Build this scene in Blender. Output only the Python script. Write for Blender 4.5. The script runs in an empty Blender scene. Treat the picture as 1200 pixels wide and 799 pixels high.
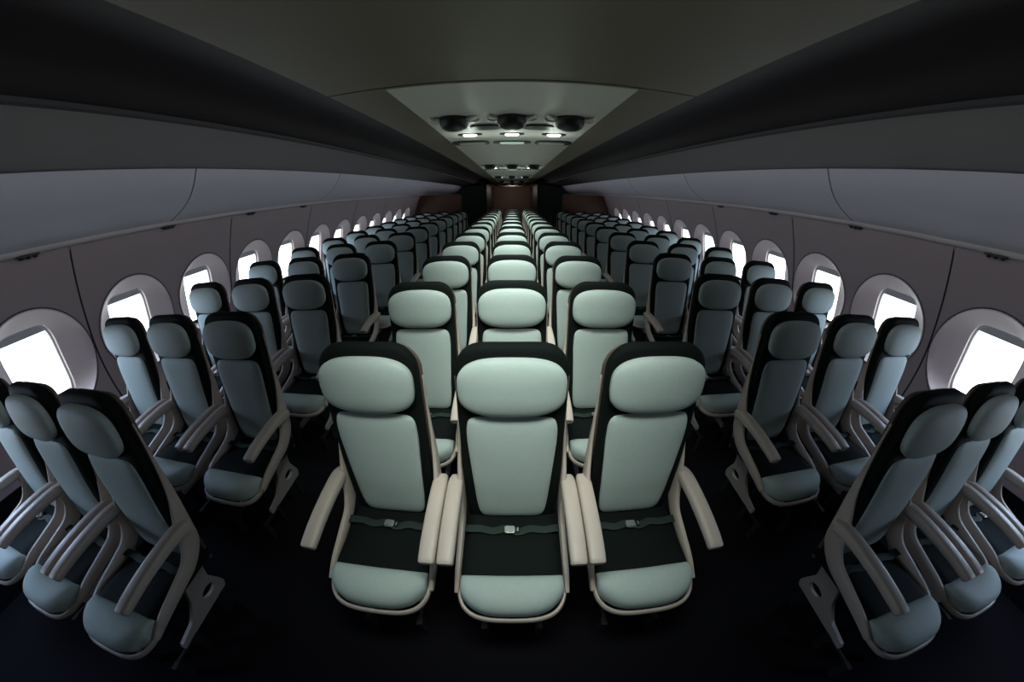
import bpy, bmesh, math, random
from mathutils import Vector, Matrix
PI = math.pi
random.seed(4)
SC = bpy.context.scene
C = SC.collection
DEPTHS = 0.74            # seat pitch
CAM_Z = 1.6653

# ------------------------------------------------------------------ materials
def lin(c):
    return tuple((x / 12.92 if x <= .04045 else ((x + .055) / 1.055) ** 2.4) for x in c)

def mat(name, col, rough=.6, metal=0., noise=0., scale=40., bump=0., bscale=400., sheen=0., spec=.5):
    m = bpy.data.materials.new(name); m.use_nodes = True
    nt = m.node_tree; b = nt.nodes['Principled BSDF']
    b.inputs['Roughness'].default_value = rough
    b.inputs['Metallic'].default_value = metal
    b.inputs['Specular IOR Level'].default_value = spec
    if sheen: b.inputs['Sheen Weight'].default_value = sheen
    tc = nt.nodes.new('ShaderNodeTexCoord')
    if noise:
        n = nt.nodes.new('ShaderNodeTexNoise'); n.inputs['Scale'].default_value = scale
        n.inputs['Detail'].default_value = 4
        nt.links.new(tc.outputs['Object'], n.inputs['Vector'])
        r = nt.nodes.new('ShaderNodeMix'); r.data_type = 'RGBA'
        r.inputs[6].default_value = (*[x * (1 - noise) for x in col], 1)
        r.inputs[7].default_value = (*[min(1, x * (1 + noise)) for x in col], 1)
        nt.links.new(n.outputs['Fac'], r.inputs[0])
        nt.links.new(r.outputs[2], b.inputs['Base Color'])
    else:
        b.inputs['Base Color'].default_value = (*col, 1)
    if bump:
        n2 = nt.nodes.new('ShaderNodeTexNoise'); n2.inputs['Scale'].default_value = bscale
        nt.links.new(tc.outputs['Object'], n2.inputs['Vector'])
        bp = nt.nodes.new('ShaderNodeBump'); bp.inputs['Strength'].default_value = bump
        bp.inputs['Distance'].default_value = .002
        nt.links.new(n2.outputs['Fac'], bp.inputs['Height'])
        nt.links.new(bp.outputs['Normal'], b.inputs['Normal'])
    return m

def glow(name, col, strength):
    m = bpy.data.materials.new(name); m.use_nodes = True
    nt = m.node_tree; nt.nodes.remove(nt.nodes['Principled BSDF'])
    e = nt.nodes.new('ShaderNodeEmission')
    e.inputs['Color'].default_value = (*col, 1); e.inputs['Strength'].default_value = strength
    nt.links.new(e.outputs[0], nt.nodes['Material Output'].inputs['Surface'])
    return m

M = dict(
    teal=mat('pale_fabric', (.41, .475, .455), .62, noise=.06, scale=60, bump=.25, bscale=900, spec=.3),
    dark=mat('dark_fabric', (.0045, .007, .0065), .75, noise=.2, scale=80, bump=.3, bscale=900, spec=.12),
    beige=mat('frame_plastic', (.48, .40, .35), .42, noise=.04, scale=12, spec=.4),
    shell=mat('shell_plastic', (.11, .080, .066), .45, noise=.05, scale=10),
    metal=mat('leg_metal', (.44, .39, .36), .42, metal=.15, noise=.05, scale=20),
    foot=mat('foot_metal', (.05, .048, .046), .4, metal=.6),
    chrome=mat('buckle_metal', (.75, .74, .72), .25, metal=1.),
    belt=mat('belt_webbing', (.006, .017, .013), .7, bump=.4, bscale=600),
    wall=mat('wall_plastic', (.32, .255, .26), .55, noise=.03, scale=6),
    bezel=mat('bezel_plastic', (.66, .56, .58), .55, noise=.03, scale=8),
    frame=mat('pane_frame', (.62, .62, .64), .35),
    shade=mat('shade_plastic', (.45, .45, .46), .5),
    gap=mat('gap_black', (.006, .006, .007), .8),
    bin=mat('bin_plastic', (.44, .42, .465), .62, noise=.03, scale=5),
    lip=mat('lip_plastic', (.62, .55, .52), .4),
    cove=mat('cove_plastic', (.085, .076, .070), .6, noise=.03, scale=5),
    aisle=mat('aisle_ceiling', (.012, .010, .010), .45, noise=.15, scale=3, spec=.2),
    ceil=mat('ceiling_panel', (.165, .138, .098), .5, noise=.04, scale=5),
    strip=mat('service_panel', (.62, .61, .55), .5, noise=.03, scale=8),
    black=mat('black_plastic', (.008, .008, .008), .45),
    clip=mat('clip_metal', (.70, .70, .66), .35, metal=.3),
    carpet=mat('carpet', (.006, .0052, .0075), .95, noise=.35, scale=120, bump=.5, bscale=300, spec=.1),
    divider=mat('divider_wood', (.085, .040, .024), .5, noise=.25, scale=10),
    galley=mat('galley_dark', (.016, .026, .021), .5, noise=.2, scale=5),
    endwall=mat('end_panel', (.30, .215, .18), .6, noise=.06, scale=5),
    pane=glow('daylit_pane', (.90, 1., .985), 3.8),
    lamp=glow('lamp_lens', (.93, 1., .93), 9.),
    lampdim=glow('lamp_lens_green', (.55, .80, .70), .55),
)

# ------------------------------------------------------------------ mesh helpers
def link(name, bm, m, parent=None, smooth=True, angle=40):
    me = bpy.data.meshes.new(name)
    bmesh.ops.recalc_face_normals(bm, faces=bm.faces)
    bm.to_mesh(me); bm.free()
    me.materials.append(M[m])
    if smooth:
        for p in me.polygons: p.use_smooth = True
        me.set_sharp_from_angle(angle=math.radians(angle))
    o = bpy.data.objects.new(name, me); C.objects.link(o)
    if parent: o.parent = parent
    return o

def loft(bm, rings, cap=True, closed=True):
    vs = [[bm.verts.new(p) for p in r] for r in rings]
    n = len(rings[0])
    for a, b in zip(vs, vs[1:]):
        for i in range(n if closed else n - 1):
            j = (i + 1) % n
            bm.faces.new((a[i], a[j], b[j], b[i]))
    if cap and closed:
        bm.faces.new(vs[0][::-1]); bm.faces.new(vs[-1])
    return vs

def sup(t, n):
    c, s = math.cos(t), math.sin(t)
    return math.copysign(abs(c) ** (2 / n), c), math.copysign(abs(s) ** (2 / n), s)

def box(bm, x0, x1, y0, y1, z0, z1):
    v = [bm.verts.new((x, y, z)) for x in (x0, x1) for y in (y0, y1) for z in (z0, z1)]
    for f in ((0, 1, 3, 2), (4, 6, 7, 5), (0, 4, 5, 1), (2, 3, 7, 6), (0, 2, 6, 4), (1, 5, 7, 3)):
        bm.faces.new([v[i] for i in f])

def interp(tab, t):
    if t <= tab[0][0]: return tab[0][1]
    for (a, x), (b, y) in zip(tab, tab[1:]):
        if t <= b:
            return x + (y - x) * (t - a) / (b - a)
    return tab[-1][1]

def spline(pts, per=6):
    """Catmull-Rom through tuples of any length"""
    P = [tuple(2 * a - b for a, b in zip(pts[0], pts[1]))] + list(pts) + [tuple(2 * a - b for a, b in zip(pts[-1], pts[-2]))]
    out = []
    for i in range(1, len(P) - 2):
        for k in range(per):
            t = k / per
            out.append(tuple(.5 * ((2 * b) + (c - a) * t + (2 * a - 5 * b + 4 * c - d) * t * t + (3 * b - a - 3 * c + d) * t ** 3)
                             for a, b, c, d in zip(P[i - 1], P[i], P[i + 1], P[i + 2])))
    out.append(tuple(pts[-1]))
    return out

def sweep(bm, path, half, n=12, expo=3., up=Vector((1, 0, 0)), taper_ends=True):
    """path: points; half: (a along up, b along the normal) per point"""
    rings = []
    P = [Vector(p) for p in path]
    for i, p in enumerate(P):
        t = (P[min(i + 1, len(P) - 1)] - P[max(i - 1, 0)]).normalized()
        u = (up - t * up.dot(t)).normalized(); w = t.cross(u)
        a, b = half[i]
        rings.append([p + u * (a * sup(2 * PI * k / n + PI / n, expo)[0]) + w * (b * sup(2 * PI * k / n + PI / n, expo)[1]) for k in range(n)])
    if taper_ends:
        for end, other in ((0, 1), (-1, -2)):
            c = P[end]; d = (c - P[other]).normalized() * min(half[end]) * .5
            extra = [c + (q - c) * .82 + d * .6 for q in rings[end]]
            if end == 0: rings.insert(0, extra)
            else: rings.append(extra)
    loft(bm, rings)

# ------------------------------------------------------------------ tags
def tag(o, label=None, cat=None, group=None, kind=None):
    if label: o['label'] = label
    if cat: o['category'] = cat
    if group: o['group'] = group
    if kind: o['kind'] = kind
    return o

def thing(name, label, cat, loc=(0, 0, 0), group=None):
    o = bpy.data.objects.new(name, None); C.objects.link(o)
    o.location = loc; o.empty_display_size = .1
    return tag(o, label, cat, group)

def kids(o): return [c for c in C.objects if c.parent == o]

CHILD = {}
def copy_thing(root, loc):
    """the thing with copies of its parts and sub-parts (mesh data shared)"""
    if root.name not in CHILD:
        CHILD[root.name] = [(c, kids(c)) for c in kids(root)]
    r = root.copy(); C.objects.link(r); r.location = loc
    for c, gs in CHILD[root.name]:
        d = c.copy(); C.objects.link(d); d.parent = r
        for g in gs:
            h = g.copy(); C.objects.link(h); h.parent = d
    return r

# ------------------------------------------------------------------ the seat (front towards -Y; l = distance forward)
FRONT = [(.36, .062), (.46, .052), (.70, .022), (.95, -.014), (1.10, -.030), (1.25, -.046)]
def lf(z): return interp(FRONT, z)
WID = [(.36, .170), (.5, .184), (.7, .190), (1.0, .191), (1.25, .189)]

def back_rings(z0, z1, front_off, thick, dw, rtop, nz=26, n=28, expo=5.):
    rings = []
    for i in range(nz + 1):
        s = i / nz
        s = 1 - (1 - s) ** 1.8
        z = z0 + (z1 - z0) * s
        w = interp(WID, z) + dw
        d = z1 - z
        if d < rtop:
            w -= rtop - math.sqrt(max(0, rtop ** 2 - (rtop - d) ** 2)) - .0
        tk = thick
        if d < .03: tk = thick * (.35 + .65 * math.sqrt(max(0, 1 - (1 - d / .03) ** 2)))
        yf = -(lf(z) + front_off); yc = yf + thick / 2
        rings.append([(max(w, .01) * sup(2 * PI * k / n, expo)[0], yc + tk / 2 * sup(2 * PI * k / n, expo)[1], z) for k in range(n)])
    return rings

def cushion(bm, outline, ysurf, bulge, back, rings=9, edge=2.6):
    """inflated pad: outline (x, z) points, ysurf(z) the plane it lies on; bulges towards -Y"""
    cx = sum(p[0] for p in outline) / len(outline); cz = sum(p[1] for p in outline) / len(outline)
    R = []
    for i in range(rings + 1):
        a = i / rings                        # 0 rim .. 1 centre
        t = math.cos(a * PI / 2) if i < rings else .02
        h = (1 - t ** edge) ** (1 / edge)
        R.append([(cx + (x - cx) * t, ysurf(cz + (z - cz) * t) - bulge * h, cz + (z - cz) * t) for x, z in outline])
    R.insert(0, [(cx + (x - cx) * .96, ysurf(cz + (z - cz) * .96) + back, cz + (z - cz) * .96) for x, z in outline])
    loft(bm, R)

def make_seat():
    root = thing('passenger_seat', 'x', 'seat', group='x')
    # rear shell
    bm = bmesh.new(); loft(bm, back_rings(.36, 1.197, -.050, .022, .005, .095))
    link('back_shell', bm, 'shell', root)
    # dark upholstered backrest
    bm = bmesh.new(); loft(bm, back_rings(.38, 1.214, 0, .052, 0, .095))
    link('backrest', bm, 'dark', root)
    # pale back cushion
    def panel_outline():
        pts = []
        top, bot = .958, .450
        N = 44
        for k in range(N):
            u, v = sup(2 * PI * (k + .5) / N, 9)
            z = (top + bot) / 2 + v * (top - bot) / 2
            w = interp([(bot, .138), (.62, .150), (.8, .162), (top, .166)], z)
            pts.append((u * w, z))
        return pts
    bm = bmesh.new(); cushion(bm, panel_outline(), lambda z: -lf(z) + .004, .022, .02, edge=3.2)
    link('back_cushion', bm, 'teal', root)
    # headrest pillow
    out = [(.181 * sup(2 * PI * k / 48, 2.9)[0], 1.075 + .106 * sup(2 * PI * k / 48, 2.9)[1]) for k in range(48)]
    bm = bmesh.new(); cushion(bm, out, lambda z: -lf(z) - .014, .034, .03, rings=12, edge=2.3)
    link('headrest', bm, 'teal', root)
    # seat pan
    bm = bmesh.new(); R = []
    for i in range(15):
        s = i / 14; x = -.188 + .376 * s
        e = (1 - abs(2 * s - 1) ** 8) ** (1 / 2)
        rr = []
        for k in range(24):
            u, v = sup(2 * PI * k / 24, 5)
            l = .16 + u * .185 * (.94 + .06 * e)
            z = .412 + v * (.022 + .020 * e) - (.010 * (1 - (2 * s - 1) ** 2) if v > 0 else 0)
            rr.append((x, -l, z))
        R.append(rr)
    loft(bm, R); link('seat_pan', bm, 'dark', root)
    # pale pad at the front of the pan
    bm = bmesh.new(); R = []
    for i in range(25):
        s = -1 + 2 * i / 24; s = math.sin(s * PI / 2)
        x = .190 * s
        e = max(.12, (1 - abs(s) ** 6) ** (1 / 2.2))
        l1 = .452 - .062 * abs(s) ** 3.4; l0 = .312
        lc, a = (l1 + l0) / 2, (l1 - l0) / 2
        rr = []
        for k in range(28):
            u, v = sup(2 * PI * k / 28, 2.7)
            uu = u if u < 0 else u * (.55 + .45 * e)
            rr.append((x, -(lc + a * uu), .415 - .012 * max(u, 0) + .050 * (.4 + .6 * e) * v))
        R.append(rr)
    loft(bm, R); link('front_pad', bm, 'teal', root)
    # rim round the front of the pad
    path = []
    for i in range(33):
        t = PI * i / 32
        c, s = sup(t, 3.4)
        path.append((.199 * c, -(.300 + .157 * s), .400 - .037 * s))
    bm = bmesh.new(); sweep(bm, path, [(.014, .008)] * len(path), n=10, expo=2.4, up=Vector((0, 0, 1)))
    link('seat_rim', bm, 'beige', root)
    # side frames, armrests, legs
    for s in (-1, 1):
        key = [(-.082, 1.08, .0035, .003), (-.076, .99, .005, .004), (-.064, .89, .009, .005), (-.044, .78, .018, .008), (-.014, .68, .031, .011), (.010, .61, .042, .013),
               (.034, .535, .044, .013), (.095, .475, .037, .013), (.19, .446, .031, .013), (.29, .420, .026, .012), (.365, .391, .015, .0095)]
        sp = spline(key, 5)
        bm = bmesh.new()
        sweep(bm, [(s * (.205 - .010 * max(0, min(1, (z - .7) / .25))), -l, z) for l, z, h, w in sp], [(w, h) for l, z, h, w in sp], n=14, expo=3.2)
        link('side_frame', bm, 'beige', root)
        key = [(.000, .622, .028, .026), (.04, .636, .028, .0302), (.12, .638, .025, .0302), (.22, .630, .023, .030), (.30, .617, .021, .0298), (.350, .606, .019, .0285)]
        sp = spline(key, 4)
        bm = bmesh.new()
        sweep(bm, [(s * .2225, -l, z) for l, z, h, w in sp], [(w, h) for l, z, h, w in sp], n=16, expo=3.6)
        a = link('armrest', bm, 'beige', root)
        # leg: plate with an oval opening, rail and foot
        N = 40
        outer = [(.02, .42), (.17, .40), (.160, .33), (.185, .25), (.245, .185), (.335, .165), (.345, .135), (.030, .135), (.020, .172), (.055, .27)]
        hole_c = (.100, .212)
        seg = []
        tot = [math.dist(outer[i], outer[(i + 1) % len(outer)]) for i in range(len(outer))]
        L = sum(tot)
        def at(d):
            d %= L
            for i, q in enumerate(tot):
                if d <= q:
                    a0, b0 = outer[i], outer[(i + 1) % len(outer)]
                    return (a0[0] + (b0[0] - a0[0]) * d / q, a0[1] + (b0[1] - a0[1]) * d / q)
                d -= q
        po = sorted([at(L * k / 56) for k in range(56)], key=lambda p: math.atan2(p[1] - hole_c[1], p[0] - hole_c[0]))
        ph = []
        for p in po:
            an = math.atan2(p[1] - hole_c[1], p[0] - hole_c[0])
            ph.append((hole_c[0] + .040 * math.cos(an), hole_c[1] + .026 * math.sin(an)))
        XL = .115
        x0, x1 = s * XL - .010, s * XL + .010
        bm = bmesh.new()
        vs = [[bm.verts.new((x, -l, z)) for l, z in ring] for x, ring in ((x0, ph), (x0, po), (x1, po), (x1, ph))]
        for i in range(len(po)):
            j = (i + 1) % len(po)
            for q in range(4):
                a1, b1 = vs[q], vs[(q + 1) % 4]
                bm.faces.new((a1[i], a1[j], b1[j], b1[i]))
        leg = link('leg', bm, 'metal', root, angle=30)
        for ya, yb in ((-.30, -.27), (-.09, -.06)):
            bm = bmesh.new(); box(bm, s * XL - .010, s * XL + .010, ya, yb, 0, .138)
            if ya < -.2:
                box(bm, s * XL - .007, s * XL + .007, -.41, -.271, .116, .132); box(bm, s * XL - .012, s * XL + .012, -.425, -.395, 0, .131)
                bmesh.ops.remove_doubles(bm, verts=bm.verts, dist=1e-5)
            link('foot', bm, 'foot', leg, smooth=False)
    # belt and buckle
    bm = bmesh.new(); pts = []
    for i in range(21):
        x = -.19 + .38 * i / 20
        pts.append((x, -(.128 + .010 * math.cos(i * 1.1) * (1 - abs(x) / .2)), .455 + .012 * (abs(x) / .19) ** 2))
    sweep(bm, pts, [(.017, .0022)] * len(pts), n=8, expo=4, up=Vector((0, 1, 0)))
    belt = link('seat_belt', bm, 'belt', root)
    bm = bmesh.new()
    box(bm, -.030, .012, -.146, -.112, .456, .468); box(bm, .016, .030, -.142, -.116, .457, .465)
    bmesh.ops.bevel(bm, geom=bm.edges[:], offset=.004, segments=2, affect='EDGES')
    link('buckle', bm, 'chrome', belt)
    return root

ORD = ['front', 'second', 'third', 'fourth', 'fifth', 'sixth', 'seventh', 'eighth', 'ninth', 'tenth', 'eleventh', 'twelfth', 'thirteenth', 'fourteenth']
COLS = [('W', -2.532, 1), ('B', -2.017, 1), ('A', -1.5015, 1), ('L', -.508, 0), ('C', 0., 0), ('R', .508, 0), ('a', 1.5015, 1), ('b', 2.017, 1), ('w', 2.532, 1)]
DESC = {'W': 'blue-grey seat next to the windows on the left', 'B': 'blue-grey seat in the middle of the left trio', 'A': 'grey-green seat along the left aisle, beside the left block',
        'L': 'pale green seat, left one of the centre trio', 'C': 'pale green seat in the middle column of the centre block', 'R': 'pale green seat, right one of the centre trio',
        'a': 'grey-green seat along the right aisle, beside the right block', 'b': 'blue-grey seat in the middle of the right trio', 'w': 'blue-grey seat next to the windows on the right'}
DESC['A'] = 'grey-green aisle seat of the left block'
DESC['a'] = 'grey-green aisle seat of the right block'
SKIP = set()
def place_seats():
    first = None
    for c, x, side in COLS:
        for r in range(13):
            if (c, r) in SKIP: continue
            y = (.4426 if side else .828) + r * DEPTHS
            dx = math.copysign(.025, x) if side and r == 0 else 0
            if first is None:
                first = make_seat(); o = first; o.location = (x + dx, y, 0)
            else:
                o = copy_thing(first, (x + dx, y, 0))
            o['label'] = DESC[c] + (', front row' if r == 0 else ', %s row from the front' % ORD[r])
            o['group'] = {'W': 'seats along the left windows', 'B': 'seats along the left windows', 'A': 'seats along the left windows',
                          'L': 'centre block seats', 'C': 'centre block seats', 'R': 'centre block seats'}.get(c, 'seats along the right windows')
place_seats()

# ------------------------------------------------------------------ room shell
Y0, Y1, YEND = -3.2, 15.0, 21.0
def struct(name, bm, m, **k): return tag(link(name, bm, m, **k), kind='structure')

WALL = spline([(0, 2.93), (.3, 3.06), (.6, 3.12), (.9, 3.105), (1.3, 2.985), (1.7, 2.82), (2.0, 2.66)], 8)
def wx(z): return interp(WALL, z)

bm = bmesh.new(); box(bm, -3.2, 3.2, Y0 - .1, YEND + .1, -.06, 0); struct('floor', bm, 'carpet', smooth=False)
bm = bmesh.new(); box(bm, -3.2, 3.2, Y0 - .1, Y0, 0, 2.7); struct('wall_front', bm, 'galley', smooth=False)
bm = bmesh.new(); box(bm, -3.2, 3.2, YEND, YEND + .1, 0, 2.7); struct('wall_back', bm, 'endwall', smooth=False)

WY = [.930 + DEPTHS * k for k in range(-2, 12)]           # window centres
WZ, WHW, WHH = 1.012, .336, .394
NA = 56
def wall(s):
    bm = bmesh.new()
    zt = 1.78
    for yc in WY:
        yl, yr = yc - DEPTHS / 2, yc + DEPTHS / 2
        rings = []
        ang = [2 * PI * (k + .5) / NA for k in range(NA)]
        outer = []
        for a in ang:                                     # out to the cell's rectangle
            c, q = math.cos(a), math.sin(a)
            ry = (DEPTHS / 2) / abs(c) if abs(c) > 1e-6 else 1e9
            rz = ((zt - WZ) if q > 0 else WZ) / abs(q) if abs(q) > 1e-6 else 1e9
            rr = min(ry, rz); outer.append((yc + c * rr, WZ + q * rr))
        # snap to the corners
        for cy_ in (yl, yr):
            for cz_ in (0, zt):
                k = min(range(NA), key=lambda i: (outer[i][0] - cy_) ** 2 + (outer[i][1] - cz_) ** 2)
                outer[k] = (cy_, cz_)
        for t in (0, .06, .15, .3, .5, .75, 1):
            ring = []
            for a, (oy, oz) in zip(ang, outer):
                iy, iz = yc + WHW * math.cos(a), WZ + WHH * math.sin(a)
                y, z = iy + (oy - iy) * t, iz + (oz - iz) * t
                ring.append((s * wx(z), y, z))
            rings.append(ring)
        loft(bm, rings, cap=False)
    zs = [1.78 * i / 24 for i in range(25)]
    for ya, yb in ((Y0, WY[0] - DEPTHS / 2), (WY[-1] + DEPTHS / 2, YEND)):
        loft(bm, [[(s * wx(z), y, z) for z in zs] for y in (ya, yb)], cap=False, closed=False)
    bmesh.ops.remove_doubles(bm, verts=bm.verts, dist=1e-4)
    # give the wall a real thickness outwards
    r = bmesh.ops.extrude_face_region(bm, geom=bm.faces[:])
    for v in [e for e in r['geom'] if isinstance(e, bmesh.types.BMVert)]:
        v.co.x += s * .012
    return struct('wall_left' if s < 0 else 'wall_right', bm, 'wall', angle=30)
wall(-1); wall(1)

DAY = 2.9
for s_, w_ in ((-1, 'left'), (1, 'right')):
    bm = bmesh.new(); zs = [.44 * i / 10 for i in range(11)]
    pts = [(wx(z) - .014, z) for z in zs] + [(wx(z) - .001, z) for z in reversed(zs)]
    loft(bm, [[(s_ * x, y, z) for x, z in pts] for y in (Y0, YEND)]); struct('baseboard_' + w_, bm, 'carpet', angle=30)
def window(n, s, yc, side_word, order):
    root = bpy.data.objects.new('window_%d' % n, None); C.objects.link(root)
    x0 = wx(WZ); root.location = (s * x0, yc, WZ)
    tag(root, kind='structure')
    al = math.atan2(wx(WZ - .25) - wx(WZ + .25), .5)     # wall lean
    nrm = Vector((s * math.cos(al), 0, math.sin(al)))    # outwards
    tv = Vector((-s * math.sin(al), 0, math.cos(al)))
    O = root.location
    ang = [2 * PI * k / 64 for k in range(64)]
    def oval(hw, hh, dep):
        out = []
        for a in ang:
            y, z = hw * math.cos(a), hh * math.sin(a)
            out.append(Vector((s * (wx(WZ + z) + dep) - O.x, y, z)))
        return out
    def plane(hw, hh, dep, expo, dz=-.033, dy=-.028):
        out = []
        for a in ang:
            c, q = sup(a, expo)
            out.append(nrm * dep + tv * (q * hh + dz) + Vector((0, c * hw + dy, 0)))
        return out
    def mix(a, b, t): return [p.lerp(q, t) for p, q in zip(a, b)]
    # dark joint round the bezel
    bm = bmesh.new(); loft(bm, [oval(WHW + .004, WHH + .004, -.001), oval(WHW - .007, WHH - .007, .003), oval(WHW - .007, WHH - .007, .02), oval(WHW + .004, WHH + .004, .02)], cap=False)
    link('joint', bm, 'gap', root)
    la = bpy.data.lights.new('daylight', 'AREA'); la.shape = 'RECTANGLE'; la.size = .28; la.size_y = .42; la.energy = DAY * (1.2 if s < 0 else .95); la.color = (.38, .60, 1.); la.spread = math.radians(125)
    lo = bpy.data.objects.new('daylight', la); C.objects.link(lo)
    lo.location = O + nrm * .06 + tv * .01 + Vector((0, -.028, 0))
    lo.rotation_euler = (nrm + tv * .55).to_track_quat('Z', 'Y').to_euler()
    e0 = oval(WHW - .006, WHH - .006, -.003); rin = plane(.172, .298, .062, 5)
    bm = bmesh.new()
    loft(bm, [oval(WHW - .006, WHH - .006, .018), e0, mix(oval(WHW - .012, WHH - .012, -.006), rin, .02), mix(e0, rin, .25), mix(e0, rin, .5), mix(e0, rin, .75), mix(e0, rin, .95), rin, plane(.168, .294, .085, 5)], cap=False)
    link('bezel', bm, 'bezel', root)
    bm = bmesh.new(); loft(bm, [plane(.180, .306, .083, 5), plane(.167, .292, .080, 5), plane(.156, .282, .084, 5), plane(.154, .279, .100, 5)], cap=False)
    link('window_frame', bm, 'frame', root)
    bm = bmesh.new(); vs = loft(bm, [plane(.162, .288, .099, 5), plane(.162, .288, .104, 5)])
    link('pane', bm, 'pane', root)
    # shade pulled down a hand's breadth
    bm = bmesh.new()
    q = []
    for dep in (.086, .092):
        q.append([nrm * dep + tv * z + Vector((0, y, 0)) for y, z in ((-.181, .262), (.125, .262), (.125, .205), (.118, .199), (-.174, .199), (-.181, .205))])
    loft(bm, q); link('shade', bm, 'shade', root)
n = 1
for s, word in ((-1, 'left'), (1, 'right')):
    for k, yc in enumerate(WY):
        window(n, s, yc, word, k); n += 1

# wall panel joints, every second window
nt_ = 1
for s in (-1, 1):
    for k in range(0, len(WY), 2):
        y = WY[k] + DEPTHS / 2 - .025
        bm = bmesh.new(); zs = [1.75 * i / 40 for i in range(41)]
        loft(bm, [[(s * (wx(z) + d), y + e, z) for d, e in ((-.0015, -.006), (-.0015, .006), (.006, .006), (.006, -.006))] for z in zs])
        struct('trim_%d' % nt_, bm, 'gap'); nt_ += 1

# ------------------------------------------------------------------ overhead bins
DOOR = spline([(2.300, 2.073), (2.330, 2.02), (2.365, 1.965), (2.420, 1.900), (2.51, 1.833), (2.626, 1.777), (2.735, 1.738)], 5)
bins = [-.22 + 2.22 * k for k in range(7)]
for s, word in ((-1, 'left'), (1, 'right')):
    for i, ya in enumerate(bins):
        yb = min(ya + 2.22, Y1)
        if ya < -2.5: ya = Y0
        root = thing('overhead_bin', 'pale grey closed overhead bin above the %s windows, %s from the front' % (word, ORD[i] if i else 'first'), 'overhead bin',
                     (s * 2.6, (ya + yb) / 2, 1.72), 'overhead bins on the %s' % word)
        ox, oy, oz = root.location
        def ring(y, pts): return [(s * x - ox, y - oy, z - oz) for x, z in pts]
        dpts = DOOR + [(x + .012, z + .016) for x, z in reversed(DOOR)]
        bm = bmesh.new(); g = .006
        loft(bm, [ring(y, dpts) for y in (ya + g, yb - g)])
        link('door', bm, 'bin', root, angle=30)
        bpts = [(x + .016, z + .012) for x, z in DOOR[:-1]] + [(2.74, 1.755), (2.775, 1.76), (2.70, 2.06)]
        bm = bmesh.new(); loft(bm, [ring(y, bpts) for y in (ya, yb)])
        link('body', bm, 'gap', root, angle=30)
# lip under the bins, where they meet the wall
for s in (-1, 1):
    bm = bmesh.new()
    pts = [(2.728, 1.742), (2.745, 1.722), (2.79, 1.708), (2.845, 1.704), (2.845, 1.73), (2.77, 1.755)]
    loft(bm, [[(s * x, y, z) for x, z in pts] for y in (Y0, Y1)])
    struct('trim_%d' % nt_, bm, 'lip', angle=60); nt_ += 1
# small vents in the lip
VENT = None
for s, word in ((-1, 'left'), (1, 'right')):
    for k in range(4):
        y = 1.03 + .99 * k
        lab = 'small black air vent under the overhead bins on the %s, %s from the front' % (word, ORD[k] if k else 'first')
        if VENT is None:
            VENT = thing('air_vent', lab, 'vent', (s * 2.80, y, 1.704), 'air vents under the bins')
            bm = bmesh.new(); box(bm, -.022, .022, -.06, .06, -.006, .006)
            bmesh.ops.bevel(bm, geom=bm.edges[:], offset=.003, segments=1, affect='EDGES'); link('base', bm, 'black', VENT)
            for q in range(3):
                bm = bmesh.new(); bmesh.ops.create_cone(bm, cap_ends=True, segments=16, radius1=.010, radius2=.014, depth=.014, matrix=Matrix.Translation((0, -.038 + .038 * q, -.012)))
                link('nozzle', bm, 'black', VENT)
        else:
            v = copy_thing(VENT, (s * 2.80, y, 1.704)); v['label'] = lab

# ------------------------------------------------------------------ ceiling
ZC, XE, XS, YS = 2.15, .807, .540, 1.437
def slab(name, x0, x1, y0, y1, z0, z1, m):
    bm = bmesh.new(); box(bm, x0, x1, y0, y1, z0, z1)
    return struct(name, bm, m, smooth=False)
slab('ceiling', -XE, XE, Y0, YS - .006, ZC, ZC + .03, 'ceil')
slab('ceiling_rear', -XE, XE, YS + .006, YEND, ZC, ZC + .03, 'ceil')
slab('ceiling_core', -XE + .02, XE - .02, Y0, YEND, ZC + .032, ZC + .30, 'gap')
slab('ceiling_strip', -XS, XS, YS + .008, YEND, ZC - .006, ZC + .01, 'strip')
# aisle vaults and the covers over the bins
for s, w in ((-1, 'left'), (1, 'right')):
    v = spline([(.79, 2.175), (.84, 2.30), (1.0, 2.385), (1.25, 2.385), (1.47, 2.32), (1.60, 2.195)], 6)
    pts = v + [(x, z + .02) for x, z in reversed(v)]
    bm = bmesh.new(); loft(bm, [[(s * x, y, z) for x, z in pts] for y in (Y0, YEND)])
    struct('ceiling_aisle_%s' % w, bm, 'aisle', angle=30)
    v = [(1.606, 2.1705), (1.75, 2.152), (2.0, 2.116), (2.27, 2.078), (2.31, 2.076)]
    pts = v + [(2.33, 2.10), (1.610, 2.190)]
    bm = bmesh.new(); loft(bm, [[(s * x, y, z) for x, z in pts] for y in (Y0, Y1)])
    struct('ceiling_cove_%s' % w, bm, 'cove', angle=40)
    bm = bmesh.new(); loft(bm, [[(s * x, y, z) for x, z in ((1.582, 2.19), (1.585, 2.172), (1.605, 2.166), (1.605, 2.19))] for y in (Y0, Y1)])
    struct('trim_%d' % nt_, bm, 'gap', angle=20); nt_ += 1
    # outer skin above the bins keeps the outside out
    slab('ceiling_outer_%s' % w, min(s * 1.6, s * 3.2), max(s * 1.6, s * 3.2), Y0, YEND, 2.42, 2.46, 'gap')
    slab('wall_outer_%s' % w, min(s * 3.24, s * 3.30), max(s * 3.24, s * 3.30), Y0, YEND, 0, 2.46, 'gap')

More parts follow.
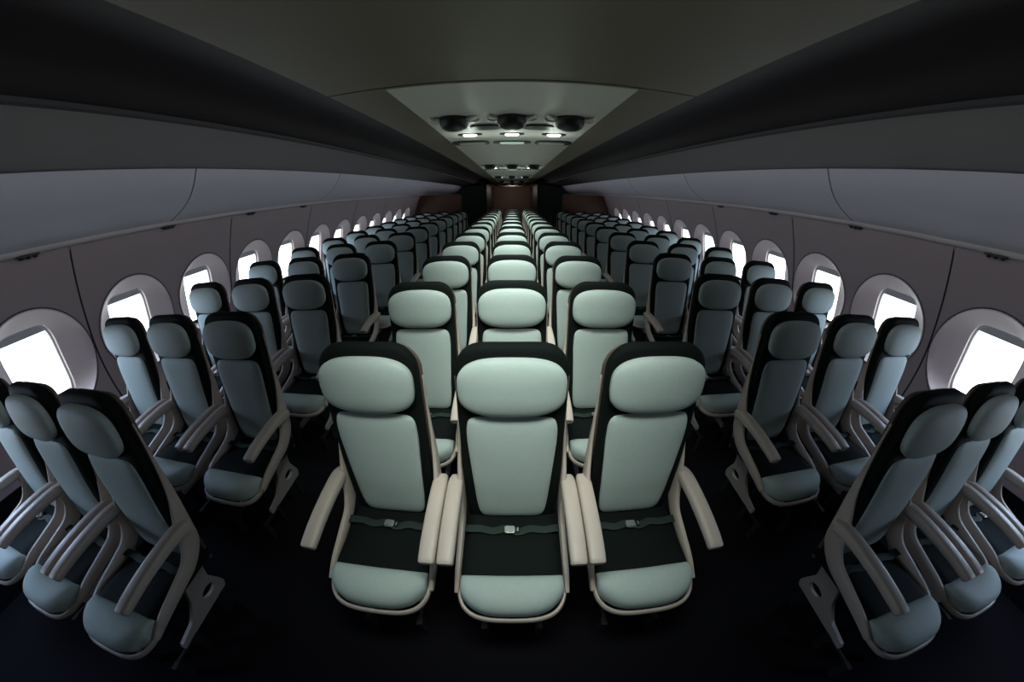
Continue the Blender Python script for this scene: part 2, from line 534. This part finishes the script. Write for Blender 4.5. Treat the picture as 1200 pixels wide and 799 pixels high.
# service units in the ceiling strip
def make_unit():
    root = thing('service_unit', 'x', 'ceiling unit')
    def dome(x, y):
        bm = bmesh.new(); R = []
        for z, r in ((0, .100), (-.012, .100), (-.016, .092), (-.040, .088), (-.060, .075), (-.072, .050), (-.076, .010)):
            R.append([(x + r * math.cos(2 * PI * k / 32), y + r * math.sin(2 * PI * k / 32), z) for k in range(32)])
        loft(bm, R); d = link('dome', bm, 'black', root)
        for a in (12, 168, 205, 335):
            t = math.radians(a); u = Vector((math.cos(t), math.sin(t), 0))
            c0 = Vector((x, y, 0)) + u * .092
            bm = bmesh.new()
            sweep(bm, [c0 + Vector((0, 0, -.010)), c0 + u * .03 + Vector((0, 0, -.016)), c0 + u * .055 + Vector((0, 0, -.008)), c0 + u * .06 + Vector((0, 0, .002))],
                  [(.016, .009)] * 4, n=8, up=Vector((-u.y, u.x, 0)))
            link('clip', bm, 'clip', d)
    for x in (-.355, 0, .355): dome(x, 0)
    def pill(x, y, hx, hy, z0, z1, m, name, parent=root, expo=3.5):
        bm = bmesh.new(); R = []
        for z, f in ((z1, 1.), ((z0 * .8 + z1 * .2), 1.), (z0, .88)):
            R.append([(x + hx * f * sup(2 * PI * k / 32, expo)[0], y + hy * f * sup(2 * PI * k / 32, expo)[1], z) for k in range(32)])
        loft(bm, R); return link(name, bm, m, parent)
    for x in (-.178, .178): pill(x, .265, .110, .075, -.014, 0, 'black', 'slot', expo=2.3)
    for x in (-.325, 0, .325):
        b = pill(x, .545, .095, .040, -.008, 0, 'black', 'lamp_housing')
        pill(x, .545, .052, .036, -.014, -.004, 'lamp', 'lens', b)
    for x in (-.37, .37):
        b = pill(x, .97, .165, .125, -.008, 0, 'black', 'oxygen_hatch')
        pill(x + math.copysign(.012, -x), .995, .120, .070, -.011, -.004, 'strip', 'lid', b)
    b = pill(0, .97, .170, .080, -.008, 0, 'black', 'sign_panel')
    pill(0, .975, .110, .055, -.013, -.004, 'lampdim', 'lens', b)
    return root
UY = [2.10 + 3.32 * k for k in range(-1, 6)]
unit = None
for k, y in enumerate(UY):
    if k == 0 or y > 16: continue
    if unit is None: unit = make_unit(); u = unit; u.location = (0, y, ZC - .006)
    else: u = copy_thing(unit, (0, y, ZC - .006))
    u['label'] = 'ceiling unit with three black domes and lit lamps, %s from the front' % (ORD[k - 1] if k > 1 else 'first')
    u['group'] = 'ceiling service units'

# ------------------------------------------------------------------ rear partitions
for s, w in ((-1, 'left'), (1, 'right')):
    root = thing('cabin_divider', 'dark brown partition behind the last seats of the %s block' % w, 'partition', (s * 2.2, 9.98, 0))
    bm = bmesh.new()
    zs = [1.70 * i / 16 for i in range(17)]
    pts = [(1.56, 0), (1.56, 1.66), (1.60, 1.70)] + [(wx(z) - .01, z) for z in reversed(zs)]
    loft(bm, [[(s * x - root.location.x, y, z) for x, z in pts] for y in (-.02, .02)])
    link('panel', bm, 'divider', root, smooth=False)
    bm = bmesh.new()
    sweep(bm, [(s * 1.555 - root.location.x, 0, z) for z in (0.02, .5, 1.0, 1.64)], [(.026, .014)] * 4, n=10, up=Vector((0, 1, 0)))
    link('edge_post', bm, 'galley', root)
    root = thing('galley_block', 'dark green galley block at the far end of the %s aisle' % w, 'galley', (s * 2.0, 15.5, 0))
    zs = [2.0 * i / 20 for i in range(21)]
    pts = [(1.15, 0), (1.15, 2.12)] + [(wx(z) - .03, z) for z in reversed(zs)]
    bm = bmesh.new(); loft(bm, [[(s * x - root.location.x, y, z) for x, z in pts] for y in (-.48, 4.9)])
    link('body', bm, 'galley', root, smooth=False)
    for q in (-.42, .36):
        bm = bmesh.new(); box(bm, q - .36, q + .36, -.50, -.475, .1, 1.55)
        bmesh.ops.bevel(bm, geom=bm.edges[:], offset=.008, segments=1, affect='EDGES'); d = link('door', bm, 'galley', root)
        bm = bmesh.new(); box(bm, q - .36, q - .33, -.53, -.495, .95, 1.15); link('handle', bm, 'foot', d, smooth=False)

# ------------------------------------------------------------------ lamps
def spot(x, y, z, target, power, col, size=110, rad=.06, blend=.7):
    l = bpy.data.lights.new('reading_light', 'SPOT'); l.energy = power; l.color = col
    l.spot_size = math.radians(size); l.spot_blend = blend; l.shadow_soft_size = rad
    o = bpy.data.objects.new('reading_light', l); C.objects.link(o); o.location = (x, y, z)
    o.rotation_euler = (Vector(target) - Vector((x, y, z))).to_track_quat('-Z', 'Y').to_euler()
G = (.88, 1., .92)
for k, y in enumerate(UY):
    for x in (-.325, 0, .325):
        yy = y + .545
        if yy > 14: continue
        l = bpy.data.lights.new('lamp_glow', 'POINT'); l.energy = .7; l.color = G; l.shadow_soft_size = .03
        o = bpy.data.objects.new('lamp_glow', l); C.objects.link(o); o.location = (x, yy, ZC - .11)
for k in range(15):  # unseen fill lamps added below the ceiling to brighten the centre rows evenly
    l = bpy.data.lights.new('added_seat_fill', 'AREA'); l.shape = 'RECTANGLE'; l.size = .9; l.size_y = .25; l.energy = 4.2 if k == 0 else 5.4; l.color = G; l.spread = math.radians(76)
    o = bpy.data.objects.new('added_seat_fill', l); C.objects.link(o); o.location = (0, .40 + k * DEPTHS, ZC - .08)
    o.rotation_euler = Vector((0, -.28, 1.)).to_track_quat('Z', 'Y').to_euler()
for s in (-1, 1):
    l = bpy.data.lights.new('cove_light', 'AREA'); l.shape = 'RECTANGLE'; l.size = 17.; l.size_y = .06; l.energy = 19; l.color = (.88, .90, 1.); l.spread = math.radians(130)
    o = bpy.data.objects.new('cove_light', l); C.objects.link(o); o.location = (s * .84, 6.0, ZC + .06)
    o.rotation_euler = Vector((-s, 0, .12)).to_track_quat('Z', 'Y').to_euler()
l = bpy.data.lights.new('galley_light', 'POINT'); l.energy = 7; l.color = (1., .8, .68); l.shadow_soft_size = .1
o = bpy.data.objects.new('galley_light', l); C.objects.link(o); o.location = (0, 19.2, 1.9)

w = bpy.data.worlds.new('World'); SC.world = w; w.use_nodes = True
w.node_tree.nodes['Background'].inputs[0].default_value = (.8, .9, 1, 1)
w.node_tree.nodes['Background'].inputs[1].default_value = 0.02

# ------------------------------------------------------------------ camera: very wide lens with barrel distortion
cam = bpy.data.cameras.new('camera'); co = bpy.data.objects.new('camera', cam); C.objects.link(co)
co.location = (0, 0, CAM_Z); co.rotation_euler = (PI / 2 - .4601, 0, 0)
cam.type = 'PANO'; cam.sensor_width = 36; cam.sensor_fit = 'HORIZONTAL'
cam.clip_start = .02; cam.clip_end = 100
cc = cam.cycles if hasattr(cam, 'cycles') else cam
cc.panorama_type = 'FISHEYE_LENS_POLYNOMIAL'
cc.fisheye_fov = math.radians(175)
K = (0.08890149878324, 0.000750570891833791, -0.00015021766084076144, 3.1021767003050482e-06)
SGN = -1
cc.fisheye_polynomial_k0 = 0
cc.fisheye_polynomial_k1, cc.fisheye_polynomial_k2, cc.fisheye_polynomial_k3, cc.fisheye_polynomial_k4 = [SGN * k for k in K]
SC.camera = co
vs_ = SC.view_settings
SC.display_settings.display_device = 'sRGB'
vs_.view_transform = 'Standard'; vs_.look = 'None'; vs_.gamma = 1; vs_.exposure = 0
vs_.use_curve_mapping = False
SC.cycles.use_denoising = True
SC.cycles.max_bounces = 6
